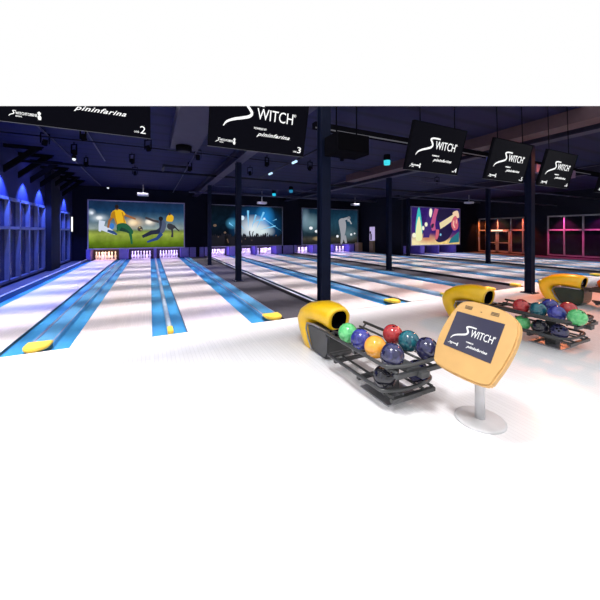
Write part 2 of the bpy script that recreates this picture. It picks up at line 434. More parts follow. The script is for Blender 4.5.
# beam over the foul line behind the monitors
ceiling_thing('hanging_lighting_bar', 'long black lighting bar across the room behind the hanging monitors', 'lighting bar', M_blk, lambda b: (b.box(2.9, XR, 5.25, 5.38, 3.68, 3.80)))
ceiling_thing('hanging_bar_strip', 'thin pale edge strip under the long lighting bar', 'trim strip', mat('pale_edge', (.09, .09, .11), .5), lambda b: b.box(2.9, 14, 5.235, 5.25, 3.665, 3.69))
for x0, x1, lab, m in ((6.0, 6.55, 'blue box on the lighting bar behind the monitor numbered 4', mat('blue_box', (.05, .08, .35), .4)), (8.15, 8.45, 'small blue box on the lighting bar behind the monitor numbered 5', mat('blue_box', (.05, .08, .35), .4)), (10.3, 12.6, 'long mauve box on the lighting bar past the small monitors', mat('mauve_box', (.14, .08, .16), .5))):
    ceiling_thing('ceiling_light_box', lab, 'box', m, lambda b: b.box(x0, x1, 5.1, 5.24, 3.42, 3.66, .01))
# subwoofer on the near post
t = thing('loudspeaker', (2.92, 4.22, 3.07), 'big black loudspeaker box hung on the near steel post', 'loudspeaker')
b = MB(); b.box(-.31, .31, -.2, .2, -.17, .14, .012); b.build('cabinet', M_blk, t)
b = MB(); b.box(-.28, .28, -.215, -.2, -.14, .11, .01); b.build('grille', mat('speaker_grille', (.003, .003, .004), .9, spec=0., bump=.3, scale=200), t)
b = MB(); b.tube([(-.2, 0, .16), (-.2, 0, .8)], .012); b.tube([(.2, 0, .16), (.2, 0, .8)], .012); b.cut((2.92, 4.22, 3.07)); b.build('hanging_bracket', M_blk, t)

# braces along the window wall
for k, y in enumerate((12.2, 13.35, 14.5, 15.65, 16.8, 17.95, 19.1)):
    b = MB()
    b.prism([(XL, 3.44), (XL, 3.64), (XL + .72, 4.3), (XL + .95, 4.3)], 'y', y - .05, y + .05); b.box(XL, XL + .9, y - .04, y + .04, 4.2, 4.3); b.cut()
    tag(b.build('ceiling_brace', M_blk), f'black slanted brace from window wall to ceiling, {ORD[k]} along from the camera end', 'brace', 'black braces along the window wall')

# spotlights
spot0 = thing('spotlight', (0, 0, 4.12), 'x', 'spotlight')
b = MB(); b.lathe([(.02, .07), (.058, .06), (.062, -.07), (.055, -.09)], 14, Matrix.Translation((0, 0, -.12)) @ Matrix.Rotation(.5, 4, 'X')); b.build('lamp_can', M_blk, spot0)
b = MB(); b.box(-.1, -.085, -.02, .02, -.16, .1); b.box(.085, .1, -.02, .02, -.16, .1); b.box(-.1, .1, -.02, .02, .09, .11); b.tube([(0, 0, .1), (0, 0, .18)], .015, 6); b.build('yoke', M_blk, spot0)
sp = [(148, 148, 'over the second lane, nearest the monitor numbered 2'), (132, 161, 'over the second lane, just behind the nearest spotlight'), (135, 173, 'over the second lane by the thick pipe'), (74, 152, 'between the first lane braces and thin conduit'),
      (86, 164, 'over the first lane by the thick pipe'), (198, 157, 'beside the pale conduit past the short duct'), (190, 169, 'beside the pale conduit at the pipe bend'), (45, 142, 'over the window wall braces'),
      (267, 164, 'under the monitor numbered 3'), (250, 173, 'beside the first girder under monitor 3'), (310, 168, 'left of the near steel post'), (342, 158, 'under the big loudspeaker'), (437, 182, 'below the monitor numbered 4'), (83, 137, 'close below the monitor numbered 2')]
for k, (px, py, wh) in enumerate(sp):
    o = spot0 if k == 0 else copy_tree(spot0)
    p = at_z(px, py, 4.0); p.z = 4.12; o.location = p; o.rotation_euler = (0, 0, random.uniform(-1, 1))
    tag(o, f'small black ceiling spotlight {wh}', 'spotlight', 'ceiling spotlights')
# coloured lamps
for px, py, z, c, lab in ((274, 193.5, 3.9, srgb(40, 200, 235), 'cyan glowing lamp in front of the concert screen'), (291, 190, 3.95, srgb(25, 120, 160), 'dim teal lamp behind the cyan one'), (387, 160.5, 3.9, srgb(60, 210, 225), 'added teal lamp standing for a light wash near the monitor numbered 4')):  # brightest teal lamp is added in place of a wash of light
    p = at_z(px, py, z)
    t = thing('ceiling_stage_lamp', p, lab, 'stage lamp')
    b = MB(); b.lathe([(.02, .2), (.1, .18), (.11, 0), (.1, 0)], 14); b.build('lamp_can', M_blk, t)
    b = MB(); b.lathe([(.09, -.14), (.1, -.1), (.1, 0), (.0, .0)], 14); b.build('lamp_lens', lit('lens_%d' % px, c, 1.1), t)
for k, (px, py) in enumerate(((74, 158), (108, 187))):
    p = at_z(px, py + .5, 3.95)
    t = thing('accent_lamp', p, ('tiny white accent lamp over the wall braces', 'tiny white accent lamp above the football screen')[k], 'lamp')
    b = MB(); b.lathe([(.01, .1), (.06, .09), (.065, 0), (.05, 0)], 12); b.build('lamp_can', M_blk, t)
    b = MB(); b.sphere((0, 0, -.02), .05, 12); b.build('lamp_bulb', lit('tiny_bulb', (.9, .95, 1), 1.2), t)

# ------------------------------------------------------------------ picture screens
def screen_uv(px, py, q):
    (x0, x1, yt0, yt1, yb0, yb1) = q
    u = (px - x0) / (x1 - x0); yt = yt0 + (yt1 - yt0) * u; yb = yb0 + (yb1 - yb0) * u
    # image columns of a receding plane are spaced harmonically
    k = (yb1 - yt1) / (yb0 - yt0)
    uu = u * k / (1 - u + u * k)
    return uu, (yb - py) / (yb - yt)

def pic_mat(name, stops, glows=(), noise=None):
    """vertical colour bands plus round glows, as the picture shown on the screen"""
    m = bpy.data.materials.new(name); m.use_nodes = True
    nt = m.node_tree; nt.nodes.clear()
    out = nt.nodes.new('ShaderNodeOutputMaterial'); em = nt.nodes.new('ShaderNodeEmission')
    nt.links.new(em.outputs[0], out.inputs[0])
    tc = nt.nodes.new('ShaderNodeTexCoord'); sx = nt.nodes.new('ShaderNodeSeparateXYZ')
    nt.links.new(tc.outputs['Generated'], sx.inputs[0])
    r = nt.nodes.new('ShaderNodeValToRGB'); cr = r.color_ramp
    while len(cr.elements) < len(stops): cr.elements.new(.5)
    for e, (p, c) in zip(cr.elements, stops): e.position = p; e.color = (*srgb(*c), 1)
    nt.links.new(sx.outputs['Z'], r.inputs['Fac'])
    cur = r.outputs['Color']
    if noise:
        n = nt.nodes.new('ShaderNodeTexNoise'); n.inputs['Scale'].default_value = noise[0]; n.inputs['Detail'].default_value = 4
        nt.links.new(tc.outputs['Object'], n.inputs['Vector'])
        mr = nt.nodes.new('ShaderNodeMapRange'); mr.inputs['From Min'].default_value = .3; mr.inputs['From Max'].default_value = .7
        mr.inputs['To Min'].default_value = 1 - noise[1]; mr.inputs['To Max'].default_value = 1 + noise[1]
        nt.links.new(n.outputs['Fac'], mr.inputs['Value'])
        mx = nt.nodes.new('ShaderNodeVectorMath'); mx.operation = 'SCALE'
        nt.links.new(cur, mx.inputs[0]); nt.links.new(mr.outputs[0], mx.inputs['Scale']); cur = mx.outputs[0]
    for (u, v, ru, rv, c, pw) in glows:
        mp = nt.nodes.new('ShaderNodeVectorMath'); mp.operation = 'SUBTRACT'; mp.inputs[1].default_value = (u, .5, v)
        nt.links.new(tc.outputs['Generated'], mp.inputs[0])
        dv = nt.nodes.new('ShaderNodeVectorMath'); dv.operation = 'MULTIPLY'; dv.inputs[1].default_value = (1 / ru, 0, 1 / rv)
        nt.links.new(mp.outputs[0], dv.inputs[0])
        ln = nt.nodes.new('ShaderNodeVectorMath'); ln.operation = 'LENGTH'; nt.links.new(dv.outputs[0], ln.inputs[0])
        mr = nt.nodes.new('ShaderNodeMapRange'); mr.inputs['From Min'].default_value = 1; mr.inputs['From Max'].default_value = 0
        nt.links.new(ln.outputs['Value'], mr.inputs['Value'])
        po = nt.nodes.new('ShaderNodeMath'); po.operation = 'POWER'; po.inputs[1].default_value = pw; nt.links.new(mr.outputs[0], po.inputs[0])
        mx = nt.nodes.new('ShaderNodeMix'); mx.data_type = 'RGBA'
        nt.links.new(po.outputs[0], mx.inputs['Factor']); nt.links.new(cur, mx.inputs['A']); mx.inputs['B'].default_value = (*srgb(*c), 1)
        cur = mx.outputs['Result']
    nt.links.new(cur, em.inputs['Color']); em.inputs['Strength'].default_value = 1
    return m

def smooth_poly(pts, n=4):
    out = []; N = len(pts)
    for i in range(N):
        p0, p1, p2, p3 = [Vector(pts[(i + k) % N]) for k in (-1, 0, 1, 2)]
        for j in range(n):
            t = j / n
            out.append(.5 * ((2 * p1) + (-p0 + p2) * t + (2 * p0 - 5 * p1 + 4 * p2 - p3) * t * t + (-p0 + 3 * p1 - 3 * p2 + p3) * t ** 3))
    return [(p.x, p.y) for p in out]

def disc(cx, cy, rx, ry=None, n=14):
    ry = ry or rx
    return [(cx + rx * math.cos(2 * PI * k / n), cy + ry * math.sin(2 * PI * k / n)) for k in range(n)]

def limb(pts, w):
    """a tapering stroke as a polygon, pts [(x,y)], w list of half-widths"""
    L, R = [], []
    for i, p in enumerate(pts):
        a = Vector(pts[max(0, i - 1)]); c = Vector(pts[min(len(pts) - 1, i + 1)]); t = (c - a).normalized(); n = Vector((-t.y, t.x))
        ww = w[i] if isinstance(w, (list, tuple)) else w
        L.append(tuple(Vector(p) + n * ww)); R.append(tuple(Vector(p) - n * ww))
    return L + R[::-1]

def picture_screen(x0, x1, y, zb, zt, label, pm, q, zoom, figs, frame_m):
    """figs: [(name, colour, [polygons in zoom pixels])]"""
    t = thing('picture_screen', ((x0 + x1) / 2, y, zb), label, 'screen')
    W, Hh = x1 - x0, zt - zb
    b = MB(); f = .06
    b.box(-W / 2 - f, W / 2 + f, -.05, .02, -f, 0); b.box(-W / 2 - f, W / 2 + f, -.05, .02, Hh, Hh + f); b.box(-W / 2 - f, -W / 2, -.05, .02, 0, Hh); b.box(W / 2, W / 2 + f, -.05, .02, 0, Hh)
    b.build('screen_frame', frame_m, t)
    b = MB(); b.box(-W / 2, W / 2, -.02, .015, 0, Hh); pic = b.build('picture', pm, t)
    ox, oy, s = zoom; d = .021
    for name, col, polys in figs:
        for poly in polys:
            b = MB(); pts = []
            for (zx, zy) in poly:
                u, v = screen_uv(ox + zx / s, oy + zy / s, q)
                pts.append((-W / 2 + max(.002, min(.998, u)) * W, max(.003, min(.997, v)) * Hh))
            b.prism(pts, 'y', -d, -d + .006)
            b.build(name, lit('pic_%d_%d_%d' % col, srgb(*col)), pic)
        d += .002
    return t
FR = mat('mauve_glow_frame', (.25, .22, .38), .4, emit=.03, ecol=(.4, .35, .8))  # faint violet glow added to the frame, which holds no lamp
FRd = mat('grey_frame', (.16, .16, .24), .4)
Z = (85, 195, 600 / 105)
q1 = (89, 184, 201, 204, 249, 247)
G = []
G.append(('background_player', (205, 215, 232), [limb([(100, 150), (95, 175), (85, 210)], [18, 16, 6]), limb([(100, 190), (140, 205), (175, 225)], [14, 14, 6])]))
G.append(('background_player_shirt', (55, 120, 200), [disc(155, 180, 14, 18)]))
G.append(('background_player_kit', (40, 70, 120), [limb([(130, 205), (160, 215), (184, 228)], [6, 9, 4])]))
G.append(('player_skin', (150, 95, 50), [limb([(165, 120), (140, 150), (133, 190)], [9, 7, 6]), limb([(225, 115), (260, 128), (290, 140)], [8, 6, 4])]))
G.append(('player_shirt', (228, 178, 22), [smooth_poly([(155, 100), (185, 84), (215, 92), (232, 112), (222, 125), (236, 165), (212, 178), (182, 172), (168, 135), (148, 130)])]))
G.append(('shirt_shade', (176, 122, 16), [smooth_poly([(152, 108), (170, 95), (176, 130), (186, 172), (174, 160), (166, 136), (150, 130)]), limb([(212, 100), (222, 130), (226, 160)], [3, 4, 3])]))
G.append(('player_neck', (120, 74, 38), [disc(184, 84, 8, 6)]))
G.append(('player_shorts', (22, 88, 52), [smooth_poly([(188, 168), (236, 165), (274, 205), (268, 226), (232, 214), (190, 205), (182, 198)])]))
G.append(('shorts_shade', (10, 52, 34), [smooth_poly([(190, 185), (230, 195), (262, 222), (232, 212), (190, 204)])]))
G.append(('player_leg', (16, 92, 50), [limb([(258, 218), (264, 245), (268, 282)], [9, 7, 5]), limb([(200, 185), (190, 203), (182, 209)], [8, 6, 4])]))
G.append(('player_head', (30, 22, 18), [disc(182, 70, 11, 13)]))
G.append(('football', (60, 55, 48), [disc(315, 195, 15, 15)]))
G.append(('football_patch', (190, 170, 110), [disc(312, 187, 5, 4), disc(321, 200, 4, 4)]))
G.append(('sliding_player_arm', (60, 55, 55), [limb([(425, 155), (390, 148), (345, 131)], [7, 6, 6])]))
G.append(('sliding_player_shirt', (72, 84, 108), [smooth_poly([(422, 150), (445, 145), (464, 165), (458, 200), (440, 222), (415, 212), (408, 200), (425, 185)])]))
G.append(('sliding_shirt_shade', (34, 42, 62), [smooth_poly([(426, 152), (440, 150), (436, 185), (424, 212), (412, 208), (426, 185)])]))
G.append(('sliding_player_leg', (22, 30, 48), [limb([(430, 210), (380, 216), (328, 240)], [13, 12, 8])]))
G.append(('sliding_player_sock', (28, 62, 120), [limb([(438, 220), (412, 250), (355, 270)], [12, 9, 5])]))
G.append(('sliding_player_head', (22, 20, 22), [disc(433, 137, 13, 13)]))
G.append(('far_player_shirt', (225, 178, 40), [smooth_poly([(470, 122), (488, 112), (506, 125), (500, 152), (474, 152), (464, 145)])]))
G.append(('far_player_leg', (50, 50, 55), [smooth_poly([(474, 165), (498, 168), (515, 188), (490, 200), (470, 188)]), limb([(497, 190), (500, 220), (498, 242)], [6, 5, 7]), limb([(505, 175), (525, 195), (540, 208)], [5, 4, 3])]))
G.append(('far_player_head', (60, 45, 35), [disc(484, 110, 7, 8)]))
pm1 = pic_mat('football_picture', [(0, (62, 84, 20)), (.12, (100, 128, 30)), (.30, (150, 166, 72)), (.37, (110, 126, 66)), (.42, (138, 152, 150)), (.6, (74, 106, 128)), (.8, (24, 56, 90)), (1, (22, 40, 70))],
              [(.1, .64, .13, .12, (225, 235, 245), 2), (.45, .55, .16, .18, (255, 215, 160), 1.8), (.62, .56, .1, .12, (250, 235, 215), 1.8), (.02, .75, .06, .1, (200, 215, 230), 1.5), (.1, .64, .035, .05, (255, 255, 255), .6), (.43, .55, .05, .08, (255, 235, 195), .7), (.6, .57, .04, .06, (255, 245, 230), .6), (.03, .74, .02, .04, (240, 245, 255), .7)], (2.2, .25))
picture_screen(-3.17, 1.97, 21.2, .68, 3.46, 'large screen showing football players on grass, nearest the blue window wall', pm1, q1, Z, G, FR)

# concert
Z2 = (205, 200, 7.5); q2 = (211, 281, 205, 208, 246, 244.6)
rnd = random.Random(3)
crowd = [(40, 345)]
x = 40
while x < 575:
    h = 262 + rnd.uniform(-10, 12) + (18 if x < 120 else 0) * 0
    crowd += [(x, h + 8), (x + 5, h - 6), (x + 10, h - 6), (x + 15, h + 8)]; x += 16
crowd += [(575, 345)]
G = [('light_beam', (120, 200, 245), [[(322, 215), (312, 80), (328, 80)], [(300, 230), (225, 150), (238, 145)], [(380, 220), (430, 90), (444, 96)], [(345, 220), (372, 110), (384, 112)], [(400, 225), (520, 190), (522, 200)], [(575, 235), (440, 138), (446, 150)], [(215, 200), (182, 165), (178, 178)], [(395, 155), (440, 140), (430, 158)], [(495, 160), (530, 142), (530, 148)], [(340, 190), (385, 150), (440, 140), (380, 160)]]),
     ('stage_lamp', (210, 235, 255), [disc(278, 135, 15, 17), disc(440, 142, 8)]),
     ('crowd', (8, 10, 14), [crowd, limb([(333, 260), (331, 240), (334, 232)], [5, 4, 4]), limb([(352, 262), (356, 242), (362, 235)], [4, 3, 3]), limb([(165, 345), (160, 270), (168, 250)], [16, 12, 7]), limb([(300, 270), (296, 250)], [4, 3]), limb([(395, 265), (392, 250)], [4, 3]), limb([(460, 262), (464, 246)], [4, 3])]),
     ('crowd_glint', (105, 85, 70), [disc(75, 190, 13, 10), disc(150, 243, 9, 8), limb([(165, 290), (175, 320)], [4, 3]), disc(270, 308, 6, 10), disc(300, 290, 4, 5), disc(348, 300, 4, 4), disc(525, 265, 4, 5), disc(100, 275, 5, 4)])]
pm2 = pic_mat('concert_picture', [(0, (6, 8, 12)), (.3, (10, 16, 26)), (.6, (10, 26, 40)), (1, (8, 14, 22))],
              [(.62, .5, .42, .62, (20, 90, 150), 1.1), (.74, .7, .16, .4, (40, 140, 215), 1), (.56, .42, .26, .38, (235, 245, 250), .9), (.7, .36, .2, .2, (220, 235, 235), 1), (.28, .56, .1, .16, (70, 150, 190), 1)], (3, .3))
picture_screen(3.68, 8.86, 21.2, .68, 3.46, 'large screen showing a blue-lit concert crowd, partly behind a steel post', pm2, q2, Z2, G, FRd)

# batsman
Z3 = (270, 195, 8); q3 = (300.4, 355.5, 210, 210.6, 245, 244)
G = [('stadium_light', (240, 245, 250), [disc(310, 272, 14, 12), disc(353, 297, 13, 11), disc(520, 335, 10, 10)]),
     ('stadium_light', (225, 230, 235), [disc(632, 320, 9, 9), disc(660, 312, 7, 7)]),
     ('batsman', (150, 152, 160), [smooth_poly([(530, 215), (545, 195), (565, 192), (585, 215), (590, 260), (580, 320), (560, 390), (545, 392), (548, 330), (540, 280)]), limb([(560, 205), (600, 190), (612, 215)], [12, 10, 8]), limb([(575, 330), (590, 390)], [14, 8])]),
     ('batsman_head', (120, 122, 130), [disc(613, 188, 13, 14)]), ('bat', (160, 165, 170), [limb([(610, 195), (634, 236)], [5, 5])])]
pm3 = pic_mat('stadium_picture', [(0, (20, 22, 26)), (.15, (60, 58, 52)), (.25, (28, 42, 50)), (.55, (34, 66, 84)), (.8, (20, 52, 72)), (1, (14, 34, 52))],
              [(.15, .6, .2, .3, (110, 140, 150), 1), (.3, .16, .14, .08, (205, 175, 125), 1), (.82, .3, .2, .25, (90, 115, 125), 1), (.05, .7, .1, .4, (120, 145, 160), 1.4)], (3, .25))
picture_screen(10.54, 15.75, 21.2, .68, 3.46, 'large screen showing a pale batsman in a stadium, behind the near steel post', pm3, q3, Z3, G, FRd)

# guitarist
Z4 = (410, 200, 10); q4 = (412, 459, 207.4, 209.4, 245.4, 245)
G = [('purple_haze', (58, 34, 110), [[(180, 85), (245, 85), (190, 380), (130, 380)]]),
     ('light_cone', (60, 190, 190), [smooth_poly([(84, 84), (98, 84), (122, 260), (118, 360), (62, 360), (62, 230)])]), ('light_cone_core', (236, 238, 178), [smooth_poly([(86, 180), (98, 180), (116, 290), (120, 400), (62, 400), (66, 270)])]),
     ('bright_glint', (245, 242, 215), [smooth_poly([(195, 95), (212, 90), (220, 120), (205, 178), (190, 150)]), disc(160, 248, 14, 22), disc(132, 285, 12, 22), disc(45, 355, 18, 24)]),
     ('guitarist_arm', (190, 85, 130), [limb([(262, 90), (240, 170), (225, 250), (235, 310)], [18, 18, 22, 18])]),
     ('guitarist_shirt', (30, 24, 58), [smooth_poly([(295, 92), (430, 100), (450, 130), (350, 190), (275, 215), (265, 170)]), smooth_poly([(210, 250), (235, 240), (230, 275), (212, 285)])]),
     ('guitar_neck', (232, 214, 168), [[(290, 235), (455, 130), (480, 165), (300, 300)]]),
     ('guitar_body', (26, 18, 62), [smooth_poly([(265, 330), (330, 275), (410, 245), (420, 310), (370, 400), (290, 430), (250, 400)])]),
     ('guitar_glint', (120, 190, 220), [disc(300, 352, 9, 13)]),
     ('stage_glow', (238, 205, 170), [smooth_poly([(420, 130), (470, 110), (483, 180), (440, 170)])]),
     ('guitarist_hand', (205, 95, 115), [smooth_poly([(405, 250), (425, 180), (455, 165), (475, 230), (470, 290), (430, 310)]), limb([(270, 300), (268, 350), (255, 400)], [14, 16, 10])]),
     ('hand_light', (240, 185, 165), [limb([(430, 210), (426, 250), (440, 285)], [7, 7, 6]), limb([(458, 200), (455, 240)], [5, 5])]),
     ('teal_corner', (35, 110, 125), [[(400, 395), (483, 320), (483, 430), (380, 440)]])]
pm4 = pic_mat('guitarist_picture', [(0, (235, 205, 130)), (.10, (225, 190, 125)), (.2, (120, 70, 110)), (.35, (60, 34, 110)), (1, (44, 26, 100))],
              [(.1, .1, .5, .22, (250, 240, 190), 1), (.3, .16, .3, .16, (200, 120, 90), 1)], (3, .25))
XS4 = GRP[3][0] - 2.55
picture_screen(XS4, XS4 + 5.2, 16.5, .68, 3.46, 'bright screen showing a guitarist in violet and cream, beside the red-lit windows', pm4, q4, Z4, G, FR)

# projectors
for x, y, z, lab in ((-.35, 19.4, 3.75, 'white projector hung from the ceiling facing the football screen'), (6.6, 19.2, 3.55, 'white projector hung from the ceiling facing the concert screen'), (14.2, 19.4, 3.75, 'white projector hung from the ceiling facing the batsman screen'), (20.6, 14.5, 3.75, 'white projector hung from the ceiling facing the guitarist screen')):
    t = thing('projector', (x, y, z), lab, 'projector', 'ceiling projectors')
    b = MB(); b.box(-.28, .28, -.2, .2, -.07, .07, .02); b.build('projector_body', M_proj, t)
    b = MB(); b.tube([(.1, .2, 0), (.1, .25, 0)], .05, 12); b.build('lens', M_blk, t)
    b = MB(); b.tube([(0, 0, .07), (0, 0, ZC - z)], .025, 8); b.build('ceiling_rod', M_alu, t)

# ------------------------------------------------------------------ logo, in a plane: x right, y up
def swoosh(s):
    """the brush-like S: starts low on the far side, climbs, hooks over to the right (unit = cap height of WITCH)"""
    P = [(-1.95, -.92), (-1.75, -.55), (-1.35, -.28), (-.85, -.08), (-.45, .12), (-.32, .4), (-.48, .72), (-.62, .98), (-.35, 1.12), (.05, 1.14), (.42, 1.13)]
    Wd = [.03, .10, .13, .14, .15, .14, .13, .13, .12, .11, .10]
    out = []
    N = 6
    def cr(a, b, c, d, t): return .5 * ((2 * b) + (c - a) * t + (2 * a - 5 * b + 4 * c - d) * t * t + (-a + 3 * b - 3 * c + d) * t ** 3)
    pts, ws = [], []
    for i in range(len(P) - 1):
        p = [P[max(0, i - 1)], P[i], P[i + 1], P[min(len(P) - 1, i + 2)]]
        for j in range(N):
            t = j / N
            pts.append((cr(*[a[0] for a in p], t) * s, cr(*[a[1] for a in p], t) * s)); ws.append((Wd[i] * (1 - t) + Wd[i + 1] * t) * s)
    pts.append((P[-1][0] * s, P[-1][1] * s)); ws.append(Wd[-1] * s)
    return pts, ws
def ribbon_mesh(sx, sy, sw):
    ox = oy = 0
    pts, ws = swoosh(1.); pts = [(p[0] * sx, p[1] * sy) for p in pts]; ws = [q * sw for q in ws]; b = bmesh.new(); prev = None
    for i, p in enumerate(pts):
        a = Vector(pts[max(0, i - 1)]); c = Vector(pts[min(len(pts) - 1, i + 1)]); t = (c - a).normalized(); n = Vector((-t.y, t.x))
        l = Vector(p) + n * ws[i]; r = Vector(p) - n * ws[i]
        cur = [b.verts.new((q.x + ox, q.y + oy, h)) for q in (l, r) for h in (0, .0015)]
        if prev:
            b.faces.new((prev[1], prev[3], cur[3], cur[1])); b.faces.new((prev[0], prev[1], cur[1], cur[0])); b.faces.new((prev[2], cur[2], cur[3], prev[3]))
        prev = cur
    me = bpy.data.meshes.new('sw'); b.to_mesh(me); b.free(); return me
def T(x, y, z=0): return Matrix.Translation((x, y, z))
def fit(me, x0, x1, y0, y1):
    """scale flat lettering into a box"""
    xs = [v.co.x for v in me.vertices]; ys = [v.co.y for v in me.vertices]
    ax = (x1 - x0) / (max(xs) - min(xs)); ay = (y1 - y0) / (max(ys) - min(ys)); mx, my = min(xs), min(ys)
    for v in me.vertices: v.co.x = x0 + (v.co.x - mx) * ax; v.co.y = y0 + (v.co.y - my) * ay
    return me
def logo_mesh(mb, W, Hh, base, number=None, k=1.):
    """all lettering of one monitor on a W x Hh panel with its middle at the origin, z = base"""
    w, h = W * k, Hh * k; ox, oy = (-.05 if k == 1 else -.035) * W, (-.0 if k == 1 else -.07) * Hh
    mb['logo_swoosh'].add_mesh(ribbon_mesh(.165 * w, .19 * h, .15 * h), T(ox, oy, base))
    mb['logo_word'].add_mesh(fit(text_mesh('WITCH', .1), ox, ox + .385 * w, oy, oy + .17 * h), T(0, 0, base))
    mb['logo_word'].add_mesh(fit(text_mesh('\u00ae', .1), ox + .39 * w, ox + .415 * w, oy + .125 * h, oy + .17 * h), T(0, 0, base))
    mb['logo_small'].add_mesh(fit(text_mesh('POWERED BY', .1, bold=.001), ox - .02 * w, ox + .11 * w, oy - .155 * h, oy - .125 * h), T(0, 0, base))
    mb['logo_script'].add_mesh(fit(text_mesh('pininfarina', .1, shear=.5, bold=.0015, spacing=1.1), ox + .01 * w, ox + .37 * w, oy - .27 * h, oy - .19 * h), T(0, 0, base))
    q = .034 * Hh; cx, cy = -.44 * W, -.40 * Hh
    mb['corner_mark'].add_mesh(ribbon_mesh(q * .9, q, q), T(cx + 2 * q, cy, base))
    mb['corner_mark'].add_mesh(fit(text_mesh('WITCHTOBENE', .1, bold=.001), cx + 2.1 * q, cx + 8.2 * q, cy - .1 * q, cy + .85 * q), T(0, 0, base))
    mb['corner_mark'].add_mesh(fit(text_mesh('BOWL', .1, bold=.001), cx + 2.1 * q, cx + 3.9 * q, cy - .9 * q, cy - .4 * q), T(0, 0, base))
    pinp = [(-.35, -1.3), (.35, -1.3), (.62, -.5), (.5, .1), (.25, .5), (.5, 1.0), (.55, 1.5), (0, 1.95), (-.55, 1.5), (-.5, 1.0), (-.25, .5), (-.5, .1), (-.62, -.5)]
    mb['corner_mark'].prism([(cx + 8.8 * q + x * q * .9, cy + y * q * .9 + .1 * q) for x, y in pinp], 'z', base, base + .0015)
    if number:
        mb['lane_number'].add_mesh(fit(text_mesh(number, .1), .42 * W, .462 * W, -.445 * Hh, -.345 * Hh), T(0, 0, base))
        mb['lane_number'].add_mesh(fit(text_mesh('LANE', .1, bold=.001), .375 * W, .412 * W, -.44 * Hh, -.415 * Hh), T(0, 0, base))

def hanging_monitor(xc, number, label, W=1.16, Hh=.71, y=3.45, zb=2.583, tilt=.27):
    loc = Vector((xc, y, zb))
    t = thing('hanging_monitor', loc, label, 'monitor', 'hanging lane monitors')
    # local plane: x right, up axis leaning towards the bowlers
    R = Matrix(((1, 0, 0), (0, -math.sin(tilt), -math.cos(tilt)), (0, math.cos(tilt), -math.sin(tilt)))).to_4x4()
    Mx = Matrix.Translation((0, 0, 0)) @ R @ Matrix.Translation((0, Hh / 2, 0))
    def bld(b, name, m, par, lab=None):
        b.bm.transform(Mx); b.cut(loc); 
        return b.build(name, m, par, label=lab) if len(b.bm.verts) else None
    b = MB(); b.box(-W / 2, W / 2, -Hh / 2, Hh / 2, -.05, -.006, .006); bld(b, 'monitor_housing', M_blk, t)
    b = MB(); f = .012
    b.box(-W / 2, W / 2, -Hh / 2, -Hh / 2 + f, -.006, .004); b.box(-W / 2, W / 2, Hh / 2 - f, Hh / 2, -.006, .004); b.box(-W / 2, -W / 2 + f, -Hh / 2, Hh / 2, -.006, .004); b.box(W / 2 - f, W / 2, -Hh / 2, Hh / 2, -.006, .004)
    bld(b, 'bezel', M_blk, t)
    b = MB(); b.box(-W / 2, W / 2, -Hh / 2 - .004, -Hh / 2, -.045, .004); bld(b, 'lower_edge', mat('pale_edge', (.09, .09, .11), .5), t)
    b = MB(); b.box(-W / 2 + f, W / 2 - f, -Hh / 2 + f, Hh / 2 - f, -.006, 0); scr = bld(b, 'screen', M_scrn, t)
    mb = {k: MB() for k in ('logo_swoosh', 'logo_word', 'logo_small', 'logo_script', 'corner_mark', 'lane_number')}
    logo_mesh(mb, W, Hh, .001, number)
    for k, v in mb.items():
        if len(v.bm.verts): bld(v, k, M_txt, scr)
        else: v.bm.free()
    zt = Hh * math.cos(tilt)
    for sx in (-1, 1):
        b = MB(); b.tube([(sx * W * .33, -Hh * math.sin(tilt) * .75 + .03, zt - .12), (sx * W * .33, -.08, ZC - zb)], .008, 8)
        b.cut(loc)
        if len(b.bm.verts): b.build('hanging_rod', M_blk, t)
    return t
hanging_monitor(-.575, '2', 'black hanging monitor with the lane number 2, nearest the blue window wall')
hanging_monitor(1.15, '3', 'black hanging monitor with a white SWITCH logo and lane number 3')
hanging_monitor(4.02, '4', 'black hanging monitor numbered 4, reflecting gold light along its top')
hanging_monitor(5.90, '5', 'black hanging monitor numbered 5, second in the group over the ball returns')
hanging_monitor(7.58, '6', 'black hanging monitor numbered 6, in front of the dark post by the red windows')
hanging_monitor(10.05, '7', 'black hanging monitor beyond number 6, mostly out of the picture')

